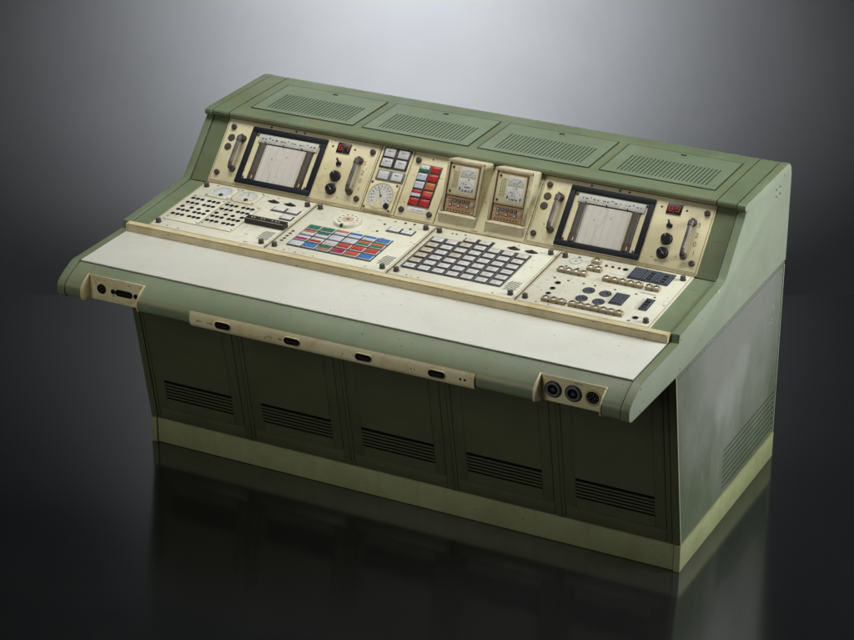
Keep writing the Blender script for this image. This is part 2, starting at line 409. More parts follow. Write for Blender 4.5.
# connector recesses cut in the nose
def recess(x0, x1, label, extra):
    fr = Frame((0, ny, 1.062), (0, 0, 1)); fo = Frame((0, ny-.006, 1.062), (0, 0, 1))
    mb = MB(fo); extra(mb)
    mb.box(x0+.004, x1-.004, -.006, .112, .001, .006, 'beige', .001, fr=fr)
    def cheek(d): return [(ny-.001, nz+.004)] + off(NOSE, d)[2:9] + [(ny-.02, 1.052), (ny-.001, 1.052)]
    mb.extr(cheek(.003), x0-.003, x0+.004, 'beige'); mb.extr(cheek(.0005), x1-.003, x1+.003, 'beige')
    return mb.build('connector_recess', root, label=label), fo
def ex1(mb):
    for x in (-1.225, -1.06, -1.0): mb.marks(x, .092, .02, 'inkl')
    mb.quad(-1.143, -1.137, .026, .032, .001, 'ink')
def ex2(mb):
    mb.box(1.128, 1.146, .098, .104, .0005, .002, 'sw', .001); mb.marks(1.15, .098, .02, 'inkl')
r1, fr1 = recess(*NL, 'beige recess with one round and one long connector', ex1)
def sock_round(mb):
    mb.lathe(0, 0, [(.0235, 0), (.0235, .004), (.019, .005), (.018, .001)], 'black', 24); mb.disc(0, 0, .018, .001, 'hole', 24)
    for a in range(6): mb.lathe(.010*math.cos(a), .010*math.sin(a), [(.0022, .001), (.0022, .004), (0, .0045)], 'grey', 8)
inst('socket', 'srd', sock_round, r1, fr1, -1.202, .052, .0005)
def jack(mb): mb.lathe(0, 0, [(.012, 0), (.012, .003), (.007, .004), (.006, .001)], 'black', 16); mb.disc(0, 0, .0062, .0012, 'hole', 12)
inst('jack', 'jk', jack, r1, fr1, -1.140, .050, .0005)
inst('jack', 'jk', jack, r1, fr1, -1.018, .050, .0005)
def cap(cx, cv, hw, r, n=8):
    return [(cx+hw-r+r*math.cos(t), cv+r*math.sin(t)) for t in [(-math.pi/2)+math.pi*i/n for i in range(n+1)]] + [(cx-hw+r+r*math.cos(t), cv+r*math.sin(t)) for t in [(math.pi/2)+math.pi*i/n for i in range(n+1)]]
def longc(mb):
    mb.poly(cap(0, 0, .046, .016), 0, .004, 'black', .001); mb.flat(cap(0, 0, .041, .0115), .0043, 'hole')
    for i in range(7): mb.box(-.032+i*.0105, -.027+i*.0105, -.003, .003, .0044, .0055, 'bezel')
inst('multi_pin_connector', 'lc', longc, r1, fr1, -1.082, .050, .0005)
r2, fr2 = recess(*NR, 'beige recess with three round sockets', ex2)
def sock_ring(mb):
    mb.lathe(0, 0, [(.038, 0), (.038, .003), (.033, .007), (.024, .007), (.021, .001)], 'bezel', 28)
    mb.lathe(0, 0, [(.0315, .0072), (.029, .0095), (.024, .0095), (.0225, .0072)], 'grey', 28)
    mb.disc(0, 0, .0215, .0012, 'hole', 24); mb.lathe(0, 0, [(.010, .0013), (.010, .004), (0, .0045)], 'black', 16)
inst('socket', 'sr', sock_ring, r2, fr2, 1.0335, .053, .0005); inst('socket', 'sr', sock_ring, r2, fr2, 1.124, .053, .0005)
def sock_pin(mb):
    mb.lathe(0, 0, [(.036, 0), (.036, .003), (.030, .005), (.027, .001)], 'sw', 28); mb.disc(0, 0, .0275, .0012, 'hole', 24)
    for r, n in ((.009, 4), (.019, 9)):
        for i in range(n): mb.lathe(r*math.cos(6.283*i/n), r*math.sin(6.283*i/n), [(.0026, .0012), (.0026, .004), (0, .0046)], 'grey', 8)
inst('socket', 'sp', sock_pin, r2, fr2, 1.212, .053, .0005, label='round socket full of small pins')

# beige connector strip along the nose
SP = off(NOSE, .001)
mb = MB()
so = off(NOSE, .005)
mb.extr(SP[4:10]+so[4:10][::-1], -.691, .704, 'beige')
mb.extr(off(NOSE, .0015)[9:11] + off(NOSE, .004)[9:11][::-1], -.691, .704, 'beige')
FS = Frame((0, -.7028, 1.062), (0, 0, 1))
for x in (.6417, .6624): mb.disc(x, .043, .0055, .0005, 'hole', 12, fr=FS)
for x in (-.655, -.60, -.30, -.235, .06, .13, .40): mb.marks(x, .036, .03, 'inkl', .01, .0006, .5, fr=FS)
strip = mb.build('connector_strip', root)
def slot(mb):
    mb.poly(cap(0, 0, .043, .0185), -.004, .0022, 'beige', .001); mb.poly(cap(0, 0, .0405, .0165), .0005, .003, 'black', .001)
    mb.flat(cap(0, .001, .036, .012), .0033, 'hole')
    for i in range(9): mb.box(-.026+i*.006, -.023+i*.006, -.004, .002, .0034, .0040, 'bezel')
for x in (-.5179, -.1684, .182, .531): inst('slot_connector', 'slot', slot, strip, FS, x, .0415, .0)

# deck under panels + riser backing + top cover
mb = MB()
mb.box(-1.3575, 1.3575, 0, .535, -.030, -.009, 'green', fr=PAN)
for x in (-.63825, -.00925, .62375): mb.box(x-.006, x+.006, .006, .530, -.0122, -.0065, 'seam', fr=PAN)
mb.build('panel_deck', root)
mb = MB()
mb.box(-1.3575, 1.3575, -.002, .352, -.030, -.007, 'olive', fr=RIS)
mb.box(-1.2655, 1.2635, .0005, .0070, -.0075, -.0025, 'rail', .001, fr=RIS)
mb.box(-1.2625, 1.2565, .5285, .5345, -.0095, -.0030, 'rail', .001, fr=PAN)
mb.build('riser_back', root)

TC = [(.650, 1.5235), (.624, 1.5235), (.612, 1.526), (.606, 1.534), (.606, 1.543), (.611, 1.550), (.621, 1.5525), (1.165, 1.5545), (1.200, 1.547), (1.222, 1.525), (1.233, 1.49), (1.233, 1.46), (.70, 1.46)]
mb = MB()
for a, b in ((-1.3575, -1.2665), (-1.2620, 1.2610), (1.2655, 1.3575)): mb.extr(TC, a, b, 'green')
mb.extr([(y+(.004 if y < .9 else -.004), z-(.004 if z > 1.52 else -.003)) for y, z in TC], -1.363, 1.363, 'seam')
cover = mb.build('top_cover', root)
def vent(mb):
    X0, X1, v0, v1 = -.2255, .2255, .134, .336; hw = .2795; V0, V1 = .100, .462
    mb.box(-hw, X0, V0, V1, -.0005, .0032, 'greenp'); mb.box(X1, hw, V0, V1, -.0005, .0032, 'greenp')
    mb.box(X0, X1, V0, v0, -.0005, .0032, 'greenp'); mb.box(X0, X1, v1, V1, -.0005, .0032, 'greenp')
    n = 24; d = (X1-X0)/n
    for i in range(n): mb.box(X0+d*i, X0+d*i+d*.54, v0, v1, -.0005, .0030, 'greenp')
    mb.quad(X0, X1, v0, v1, .0014, 'vslot')
    for a, b, c, e in ((-hw-.005, -hw, V0-.005, V1+.005), (hw, hw+.005, V0-.005, V1+.005), (-hw, hw, V0-.005, V0), (-hw, hw, V1, V1+.005)): mb.quad(a, b, c, e, .0026, 'slot')
    mb.box(-.014, .014, .432, .444, .0032, .0042, 'hole', .001)
for x in (-.917, -.301, .3145, .933): inst('vent_panel', 'vent', vent, root, TOP, x, 0, 0)

# ------------------------------------------------------------------ repeated small hardware
def scr(mb):
    mb.lathe(0, 0, [(.0145, 0), (.0145, .004), (.0125, .0055), (.0125, .0115), (.010, .0135), (0, .0138)], 'screw', 16); mb.box(-.008, .008, -.0012, .0012, .0136, .0143, 'hole')
def thumb(mb):
    mb.lathe(0, 0, [(.0150, 0), (.0150, .002), (.0125, .003), (.0125, .0175), (.0105, .0195), (0, .020)], 'screw', 20, flute=.0012)
    mb.lathe(0, 0, [(.008, .0201), (.007, .021), (0, .0211)], 'grey', 14)
def knob(mb):
    mb.lathe(0, 0, [(.0285, 0), (.0285, .004), (.0255, .006), (.0235, .022), (.020, .0255), (0, .026)], 'black', 28, flute=.0013)
    mb.box(-.0032, .0032, -.018, .021, .025, .031, 'black', .0015); mb.box(-.001, .001, .006, .020, .031, .0315, 'lab')
def plug(mb): mb.lathe(0, 0, [(.0185, 0), (.0185, .0025), (.0165, .004), (0, .0045)], 'screw', 24)
def toggle(mb):
    mb.lathe(0, 0, [(.0145, 0), (.0145, .004), (.009, .006), (.008, .009), (0, .0095)], 'black', 12)
    mb.tube([(0, 0, .006), (0, .006, .018), (0, .013, .034)], .004, 'black', 8, [.003, .004, .0055])
def handle(mb):
    a, b = -.082, .082
    mb.tube([(0, a, 0), (0, a, .026), (0, a+.004, .036), (0, a+.012, .040), (0, 0, .041), (0, b-.012, .040), (0, b-.004, .036), (0, b, .026), (0, b, 0)], .0095, 'dsteel', 12)
    mb.tube([(0, a+.022, .0405), (0, b-.030, .0405)], .0098, 'grip', 12)
    for v in (a, b): mb.lathe(0, v, [(.017, 0), (.017, .006), (.013, .012), (.012, .03)], 'dsteel', 16)
    mb.tube([(0, b-.030, .040), (0, b-.006, .037)], .0135, 'dsteel', 12)
def dotm(mb, x, v, r=.005, k='ink', h=.0008): mb.lathe(x, v, [(r, 0), (r, h), (0, h+.0004)], k, 10)

SEG = {'6': 'afgedc', '7': 'abc', '8': 'abcdefg', '9': 'abcdfg'}
def digits(txt):
    def f(mb):
        mb.box(-.0355, .0355, -.0265, .0265, 0, .005, 'black', .0015); mb.box(-.001, .001, -.024, .024, .005, .0055, 'grey')
        for i, ch in enumerate(txt):
            cx = -.0165+.033*i; w, hh, t = .0080, .0072, .0030
            P = dict(a=(-w, w, 2*hh-t/2, 2*hh+t/2), d=(-w, w, -2*hh-t/2, -2*hh+t/2), g=(-w, w, -t/2, t/2), b=(w-t/2, w+t/2, 0, 2*hh), c=(w-t/2, w+t/2, -2*hh, 0), f=(-w-t/2, -w+t/2, 0, 2*hh), e=(-w-t/2, -w+t/2, -2*hh, 0))
            for q in SEG[ch]: a = P[q]; mb.box(cx+a[0], cx+a[1], a[2]*.85, a[3]*.85, .0052, .0058, 'led')
    return f

# ------------------------------------------------------------------ chart recorder panels on the riser
def recorder(x0, x1, shift, txt, nums, label):
    mb = MB(RIS)
    mb.box(x0, x1, .008, .348, -.0118, 0, 'cream', .0022)
    # engraved border line
    for a, b, c, d in ((x0+.006, x1-.006, .0125, .0150), (x0+.006, x1-.006, .3410, .3435), (x1-.0085, x1-.006, .0125, .3435), (x0+.006, x0+.0085, .0125, .3435)): mb.quad(a, b, c, d, .0003, 'line')
    g = lambda x: x+shift
    for x, v in ((-1.0286, .3325), (-.8901, .3325), (-.8435, .3325), (-.6745, .2944), (-.5546, .2959)): dotm(mb, g(x), v, .0055, 'ink')
    for i, ch in enumerate(nums): text_faces(mb, ch, g((-.480, -.476, -.474, -.467)[i]), (.2365, .188, .145, .104)[i], .033, .0005, 'rust', RIS)
    for x, v in ((-.55, .055), (-.575, .043), (-.50, .036), (-.66, .05), (-1.16, .31)): mb.marks(g(x), v, .012, 'rust', .006, .0005, .35)
    p = mb.build('recorder_panel', root, label=label)
    # frame
    f = MB(RIS); X0, X1, v0, v1 = g(-1.1175), g(-.7055), .020, .3185; t = .0265
    for a, b, c, d in ((X0, X1, v0, v0+t), (X0, X1, v1-t, v1), (X0, X0+t, v0+t, v1-t), (X1-t, X1, v0+t, v1-t)): f.box(a, b, c, d, .0005, .013, 'navy', .002)
    f.build('chart_frame', p)
    q = MB(RIS); q.box(X0+t, X1-t, v0+t, v1-t, .0005, .002, 'cream')
    for x, v in ((-1.0822, .2785), (-.7386, .279), (-1.084, .0556), (-.7418, .0561)): q.lathe(g(x), v, [(.0058, .002), (.0058, .004), (0, .0045)], 'ink', 10)
    q.quad(g(-1.063), g(-.754), .238, .2455, .0024, 'hole')
    q.build('face_plate', p)
    # scale strip
    q = MB(RIS); a0, a1 = g(-1.071), g(-.744); q.box(a0, a1, .2445, .288, .002, .0075, 'meterw', .001)
    for k3 in range(3):
        for i in range(9):
            x = a0+.018+k3*.105+i*.0095
            q.quad(x, x+.0016, .2475, .2475+(.009 if i % 4 == 0 else .006), .0078, 'ink')
        for i in range(5):
            x = a0+.017+k3*.105+i*.019
            q.marks(x, .2615+(.007 if i == 2 else 0), .009, 'ink', .0085, .0078, .85)
        q.box(a0+.040+k3*.102, a0+.045+k3*.102, .238, .2505, .0076, .010, 'black')
    q.build('scale_strip', p)
    # paper on a shallow curve
    q = MB(RIS); b0, b1, n = g(-1.018), g(-.803), 12
    hh = lambda t: .0026+.0030*math.sin(math.pi*(.08+.84*t))
    for i in range(n):
        t0, t1 = i/n, (i+1)/n
        q.bm.faces.new([q.bm.verts.new(RIS(x, .0490+.190*t, hh(t))) for x, t in ((b0, t0), (b1, t0), (b1, t1), (b0, t1))]).material_index = q.mi('paper')
    for j in range(24):
        t = .02+.96*j/23; v = .049+.19*t
        q.quad(b0+.012, b1-.012, v-.0004, v+.0004, hh(t)+.0008, 'pline')
        q.disc(b0+.006, v, .0022, hh(t)+.0008, 'ink', 6); q.disc(b1-.006, v, .0022, hh(t)+.0008, 'inkl', 6)
    for j in range(5):
        x = b0+.035+j*.036
        for i in range(n): 
            t = (i+.5)/n; q.quad(x-.0004, x+.0004, .049+.19*(i/n), .049+.19*((i+1)/n), max(hh(i/n), hh((i+1)/n))+.0006, 'pline')
    vx = b0+.07
    for i in range(46):
        t = i/46; nx = vx+random.uniform(-.006, .0065)
        v = .052+.184*t; q.quad(min(vx, nx), max(vx, nx)+.001, v, v+.0012, hh(t)+.0013, 'pline'); vx = min(max(nx, b0+.05), b1-.07)
    q.disc(b0+.055, .17, .0028, hh(.6)+.0014, 'ink', 8); q.disc(b1-.085, .19, .0028, hh(.7)+.0014, 'ink', 8)
    q.build('chart_paper', p)
    for cx in (g(-1.0405), g(-.7785)):
        q = MB(RIS)
        for v0_, v1_, k, r in ((.090, .238, 'roll', .0205), (.047, .0895, 'rollb', .0212)):
            q.tube([RIS(cx, v0_, -.0075), RIS(cx, v1_, -.0075)], r*1.12, k, 20)
        q.box(cx+.006, cx+.010, .052, .068, .0120, .0152, 'lab', .0006)
        q.box(cx-.02, cx+.022, .2375, .242, .002, .012, 'roll', .001)
        q.build('paper_roller', p)
    for x, v in ((-1.2265, .300), (-1.2295, .054), (-.459, .2995), (-.4595, .054)): inst('panel_screw', 'scr', scr, p, RIS, g(x), v, 0, rz=random.uniform(0, 3))
    for x, v in ((-1.2205, .2435), (-1.2225, .1945)): inst('blanking_plug', 'plug', plug, p, RIS, g(x), v)
    inst('handle', 'hand', handle, p, RIS, g(-1.155), .167); inst('handle', 'hand', handle, p, RIS, g(-.507), .163)
    for v, rz in ((.1455, .3), (.0775, -2.2)): inst('control_knob', 'knob', knob, p, RIS, g(-.606), v, rz=rz)
    inst('toggle_switch', 'tog', toggle, p, RIS, g(-.613), .212)
    inst('digital_display', 'disp'+txt, digits(txt), p, RIS, g(-.6135), .293)
recorder(-1.2655, -.4235, 0, '67', '5201', 'cream chart recorder panel with red display reading 67')
recorder(.4275, 1.2635, 1.6873, '89', '3201', 'cream chart recorder panel with red display reading 89')

# ------------------------------------------------------------------ dial + label button panel
mb = MB(RIS); mb.box(-.4195, -.2485, .008, .348, -.0118, 0, 'cream', .002)
pA = mb.build('dial_panel', root)
def lblbtn(c1, c2=None, dark='bezel'):
    def f(mb):
        mb.box(-.0275, .0275, -.0205, .0205, 0, .0045, 'key' if c1 in ('lab', 'keyt') else c1, .0015)
        if c1 in ('lab', 'pale'): mb.marks(-.014, .004, .026, 'ink', .006, .0047, .7)
        if c2: mb.box(-.0275, .0275, -.0206, -.001, .0044, .0052, c2, .0005)
    return f
q = MB(RIS)
q.box(-.4045, -.2600, .2335, .3395, .0005, .005, 'bezel', .0015); q.build('button_frame', pA)
for v in (.3120, .2605):
    for x in (-.3685, -.2965): inst('label_button', 'lb', lblbtn('lab'), pA, RIS, x, v, .004)
q = MB(RIS); q.box(-.4010, -.2565, .170, .2225, .0005, .005, 'grey', .0015); q.build('button_frame', pA)
inst('label_button', 'lb2', lblbtn('meterb'), pA, RIS, -.364, .196, .004)
inst('label_button', 'lb3', lblbtn('lab', 'meterb'), pA, RIS, -.292, .196, .004)
def dial_card(mb, R, h, a0=-40, a1=220, n=27, card='meterw', rv=None, numk='redink'):
    mb.disc(0, 0, R, h, card, 40)
    for i in range(n):
        a = math.radians(a0+(a1-a0)*i/(n-1)); L = .86 if i % 2 == 0 else .91
        c, s_ = math.cos(a), math.sin(a); w = .0012
        mb.flat([(R*L*c-w*s_, R*L*s_+w*c), (R*L*c+w*s_, R*L*s_-w*c), (R*.97*c+w*s_, R*.97*s_-w*c), (R*.97*c-w*s_, R*.97*s_+w*c)], h+.0004, 'ink')
        if i % 2 == 0: mb.quad(R*.74*c-.0028, R*.74*c+.0028, R*.74*s_-.003, R*.74*s_+.003, h+.0004, 'ink')
        if i % 3 == 0: mb.quad(R*.55*c-.0026, R*.55*c+.0026, R*.55*s_-.0028, R*.55*s_+.0028, h+.0004, numk)
q = MB(RIS)
q.box(-.4145, -.2620, .0125, .1620, .0005, .0105, 'cream', .005, 3)
for x, v in ((-.4045, .152), (-.273, .152), (-.4055, .023), (-.274, .021)): q.lathe(x, v, [(.0058, .0105), (.0058, .0125), (0, .013)], 'ink', 10)
q.build('dial_plate', pA)
def dialA(mb):
    dial_card(mb, .064, .0006); 
    mb.lathe(0, 0, [(.0665, 0), (.0665, .002), (.064, .0022), (.064, .0006)], 'cream', 40)
    mb.flat([(-.004, -.004), (.004, -.004), (.024, -.060), (-.024, -.060)], .0011, 'cream')
    a = math.radians(122); mb.flat([(-.002, -.001), (.002, .001), (.046*math.cos(a)+.001, .046*math.sin(a)), (.046*math.cos(a)-.001, .046*math.sin(a))], .0016, 'ink')
    mb.lathe(0, 0, [(.0055, 0), (.0055, .003), (0, .0035)], 'ink', 12)
inst('dial', 'dialA', dialA, pA, RIS, -.3385, .089, .0107)
def smallknob(mb): mb.lathe(0, 0, [(.0145, 0), (.0145, .008), (.012, .011), (0, .0115)], 'black', 18, flute=.0008)
inst('control_knob', 'sk', smallknob, pA, RIS, -.2935, .042, .0105)

# indicator lamp panel
mb = MB(RIS); mb.box(-.2455, -.0400, .008, .348, -.0118, 0, 'cream', .002)
dotm(mb, -.145, .318, .004, 'ink'); dotm(mb, -.215, .085, .003, 'rust')
pB = mb.build('indicator_panel', root)
q = MB(RIS); q.box(-.1975, -.0835, .074, .2862, .0005, .005, 'bezel', .0015); q.build('lamp_frame', pB)
lampc = [[('lab', 'gren'), ('red', None)], [('pale', None), ('red', None)], [('pale', None), ('orange', None)], [('red', 'pale'), ('salmon', 'red')], [('red', None), ('red', None)]]
def lamp(c1, c2):
    def f(mb):
        mb.box(-.0242, .0242, -.0168, .0168, 0, .0045, c1, .0015)
        if c2: mb.box(-.0242, .0242, -.0169, -.002, .0044, .0052, c2, .0005)
        mb.marks(-.018, .002, .034, 'mag' if c1 == 'red' else 'ink', .005, .0047, .4)
        if c1 == 'red': mb.marks(-.018, -.009, .034, 'salmon', .004, .0047, .35)
    return f
for r, row in enumerate(lampc):
    for c, (a, b) in enumerate(row): inst('indicator_lamp', f'lamp{a}{b}', lamp(a, b), pB, RIS, -.1690+c*.0570, .2650-r*.0425, .004)
q = MB(RIS); q.box(-.1878, -.0955, .0450, .0670, .0003, .0018, 'lab', .0006); q.marks(-.178, .053, .07, 'inkl', .006, .0021, .8); q.build('name_label', pB)
for x, v in ((-.2155, .302), (-.2175, .0455), (-.0712, .0445)): inst('panel_screw', 'scr', scr, pB, RIS, x, v, 0, rz=random.uniform(0, 3))
# plain cream backing behind the meters
mb = MB(RIS); mb.box(-.037, .4245, .004, .350, -.0118, -.001, 'cream', .002); mb.build('backing_panel', root)

# ------------------------------------------------------------------ two meter units
def meter_unit(x0, x1, label):
    cx = (x0+x1)/2; w = x1-x0
    body = [(.397, 1.2665), (.400, 1.262), (.415, 1.262), (.63, 1.50), (.632, 1.522), (.60, 1.538), (.535, 1.556), (.520, 1.556), (.428, 1.3335), (.412, 1.3335), (.404, 1.330)]
    mb = MB(); b = bmesh.new()
    A = [b.verts.new((x0, y, z)) for y, z in body]; B = [b.verts.new((x1, y, z)) for y, z in body]; n = len(body)
    for i in range(n): b.faces.new([A[i], A[(i+1) % n], B[(i+1) % n], B[i]])
    b.faces.new(A[::-1]); b.faces.new(B); bmesh.ops.recalc_face_normals(b, faces=b.faces[:])
    bmesh.ops.bevel(b, geom=[e for e in b.edges if abs(e.verts[0].co.x-e.verts[1].co.x) < 1e-6], offset=.008, segments=3, profile=.5, affect='EDGES', clamp_overlap=True)
    mb.absorb(b, 'unit')
    UF = Frame((cx, .4285, 1.334), (0, .092, .2225))
    # rim round the face
    mb.box(-w/2+.004, -w/2+.017, .0, .243, -.004, .013, 'unit', .003, fr=UF); mb.box(w/2-.017, w/2-.004, 0, .243, -.004, .013, 'unit', .003, fr=UF)
    mb.box(-w/2+.004, w/2-.004, .228, .243, -.004, .0132, 'unit', .003, fr=UF)
    u = mb.build('meter_unit', root, label=label)
    hw = w/2-.0175
    q = MB(UF); q.box(-hw, hw, .001, .227, .0005, .002, 'tan')
    for a, c in ((-hw, -hw+.005), (hw-.005, hw)): q.quad(a, c, .001, .227, .0024, 'seam')
    q.quad(-hw, hw, .0735, .0775, .0024, 'seam'); q.quad(-hw, hw, .001, .004, .0024, 'seam')
    for i in range(8): q.box(-.062+i*.0155, -.053+i*.0155, .009, .0135, .002, .0026, 'hole')
    q.marks(-hw+.006, .052, .008, 'lab', .005, .0024, .9); q.marks(-hw+.006, .031, .008, 'lab', .005, .0024, .9)
    q.build('control_strip', u)
    q = MB(UF); q.box(-hw+.0045, hw-.0045, .078, .2215, .002, .0105, 'unit', .004, 3)
    bx0, bx1 = -hw+.008, hw-.008
    q.box(bx0, bx1, .086, .219, .0100, .0112, 'cream', .0004)
    for a, b_, c, d in ((bx0, bx1, .084, .0865), (bx0, bx1, .2185, .2205), (bx0-.001, bx0+.001, .084, .2205), (bx1-.001, bx1+.001, .084, .2205)): q.box(a, b_, c, d, .0102, .0116, 'tan')
    for v in (.208, .096): q.lathe(bx0+.012, v, [(.0062, .0112), (.0062, .0135), (0, .014)], 'ink', 10)
    for c in range(3):
        for r in range(9): q.disc(bx0+.020+c*.0095+(r % 2)*.002, .118+r*.0088, .0027, .0116, 'ink', 8)
    q.build('bezel', u)
    q = MB(UF); mx0, mx1 = -.018, bx1-.010
    q.box(mx0, mx1, .098, .165, .0112, .0135, 'card', .001); q.box(mx0, mx1, .1705, .2125, .0112, .0135, 'card', .001)
    mc = (mx0+mx1)/2
    for i in range(11):
        a = math.radians(30+12*i)
        for yy, R in ((.168, .036), (.118, .034)): q.quad(mc+R*math.cos(a)-.0009, mc+R*math.cos(a)+.0009, yy+R*.92*math.sin(a)-.0025, yy+R*.92*math.sin(a)+.0025, .0139, 'ink' if i % 3 == 0 else 'inkl')
    for xx, vv, ww in ((mc-.012, .156, .022), (mc-.02, .135, .02), (mc-.014, .122, .03), (mc-.022, .103, .045), (mc-.018, .178, .014)): q.marks(xx, vv, ww, 'ink', .007 if vv > .11 else .010, .0139, .65)
    q.flat([(mc+.004, .180), (mc+.007, .180), (mc+.026, .200), (mc+.024, .201)], .0142, 'ink')
    q.flat([(mx0+.004, .108), (mx0+.007, .106), (mx0+.013, .116), (mx0+.006, .126)], .0142, 'ink'); q.flat([(mx1-.010, .104), (mx1-.004, .106), (mx1-.003, .122), (mx1-.009, .118)], .0142, 'ink')
    q.build('meter_face', u)
    def pb(c):
        def f(m):
            m.box(-.0085, .0085, -.0075, .0075, 0, .003, 'bezel' if c not in ('red', 'key', 'salmon') else 'sw', .001); m.box(-.0058, .0058, -.005, .005, .003, .0055, c, .0012)
        return f
    for i, (a, b_) in enumerate(zip(('sw', 'teal', 'grey', 'grey', 'grey'), ('keyt', 'salmon', 'keyt', 'red', 'keyt'))):
        x = -.048+.0215*i
        inst('push_button', 'pb'+a, pb(a), u, UF, x, .055, .002); inst('push_button', 'pb'+b_, pb(b_), u, UF, x, .034, .002)
    inst('push_button', 'rpb', lambda m: m.lathe(0, 0, [(.0115, 0), (.0115, .004), (.0085, .0055), (.0085, .008), (0, .0085)], 'sw', 18), u, UF, .060, .046, .002)
meter_unit(-.0215, .1690, 'ivory meter unit beside the red lamp panel')
meter_unit(.2190, .4130, 'ivory meter unit beside the right chart recorder')

# ------------------------------------------------------------------ four desk panels
PX = [(-1.2625, -.6425), (-.6340, -.0135), (-.0050, .6195), (.6280, 1.2565)]
def desk_panel(i, label, fn):
    a, b = PX[i]; mb = MB(PAN)
    mb.box(a, b, .010, .528, -.0118, 0, 'ivory', .002)
    for c, d, e, f in ((a+.004, b-.004, .0130, .0155), (a+.004, b-.004, .5220, .5245), (a+.004, a+.008, .0130, .5245), (b-.008, b-.004, .0130, .5245)): mb.quad(c, d, e, f, .0003, 'bord')
    fn(mb)
    for x, v in ((a+.09, .032), (a+.15, .030), (b-.11, .032), (b-.2, .50)): dotm(mb, x, v, .004, 'ink', .0006)
    p = mb.build('control_panel', root, label=label)
    for x in (a+.030, b-.032):
        for v in (.050, .481): inst('thumb_screw', 'thumb', thumb, p, PAN, x, v, 0, rz=random.uniform(0, 3))
    return p
def diamond(mb):
    mb.poly([(-.032, 0), (-.013, -.011), (.013, -.011), (.032, 0), (.013, .011), (-.013, .011)], 0, .005, 'black', .0015)
    mb.lathe(0, 0, [(.010, .005), (.010, .009), (.006, .009), (.005, .0055)], 'bezel', 14); mb.disc(0, 0, .005, .0056, 'hole', 10)
    for x in (-.022, .022): mb.lathe(x, 0, [(.003, .005), (.003, .006), (0, .0064)], 'steel', 8)
def diamond_at(p, x, v): inst('diamond_connector', 'dia', diamond, p, PAN, x, v, .0003)
def hatch(mb, x0, x1, v0, v1, n=4):
    sh = (v1-v0)/2.2; w = (x1-x0)
    for i in range(-2, n+1):
        a = x0+w*i/n; pts = [(a, v0), (a+w/n*.5, v0), (a+w/n*.5+sh, v1), (a+sh, v1)]
        # clip in x
        def clip(p, lim, keep):
            out = []
            for k in range(len(p)):
                A, B = p[k], p[(k+1) % len(p)]; ia, ib = keep(A[0]), keep(B[0])
                if ia: out.append(A)
                if ia != ib: t = (lim-A[0])/(B[0]-A[0]); out.append((lim, A[1]+t*(B[1]-A[1])))
            return out
        pts = clip(pts, x0, lambda x: x >= x0)
        if pts: pts = clip(pts, x1, lambda x: x <= x1)
        if len(pts) > 2: mb.flat(pts, .0006, 'hat')
def lightbar(p, x0, x1, v0, v1, n):
    q = MB(PAN); q.box(x0, x1, v0, v1, 0, .003, 'bezel', .001)
    q.box(x0, x1, v0+.001, v0+.006, .003, .0034, 'grey'); q.build('lamp_frame', p)
    w = (x1-x0)/n
    for i in range(n):
        def f(mb, w=w, d=v1-v0): mb.box(-w/2+.006, w/2-.006, -d/2+.010, d/2-.006, 0, .004, 'lab', .0012); mb.marks(-w/2+.014, -.002, w-.03, 'inkl', .006, .0042, .5)
        inst('label_lamp', f'll{w:.3f}', f, p, PAN, x0+w*(i+.5), (v0+v1)/2, .002)

# panel 1: jack fields
def f1(mb):
    hatch(mb, -.722, -.664, .080, .168)
    for v in (.15, .17, .185): mb.marks(-.84, v, .07, 'inkl', .005, .0006, .35)
    mb.marks(-.80, .10, .03, 'inkl', .006); mb.marks(-.62-.06, .43, .02, 'inkl')
P1 = desk_panel(0, 'ivory panel with two fields of black jack holes', f1)
def jackplate(mb):
    mb.box(-.0925, .0925, 0, .2855, 0, .0035, 'ivory', .0012)
    for a, b, c, d in ((-.0905, .0905, .0015, .0035), (-.0905, .0905, .282, .284), (-.0925, -.0905, .0015, .284), (.0905, .0925, .0015, .284)): mb.quad(a, b, c, d, .0038, 'rail')
    C = [-.0765, -.0510, -.0255, .0130, .0380, .0630]
    for v, cs in ((.246, range(6)), (.197, range(6)), (.149, (0, 2, 3, 5)), (.112, range(6)), (.064, range(6))):
        for c in cs:
            mb.lathe(C[c], v, [(.0112, .0036), (.0112, .0050), (.0094, .0054), (.0090, .0040)], 'ink', 14); mb.disc(C[c], v, .0092, .0042, 'hole', 12)
    for c in C:
        for v in (.040, .173, .222, .270):
            if random.random() < .7: mb.marks(c-.007, v, .012, 'ink', .005, .0039, .6)
    for x, v in ((-.083, .030), (.083, .018), (-.083, .272), (.08, .270)): mb.lathe(x, v, [(.004, .0036), (.004, .005), (0, .0053)], 'screw', 8)
for x in (-1.141, -.9525): inst('jack_plate', 'jp', jackplate, P1, PAN, x, .0885, 0)
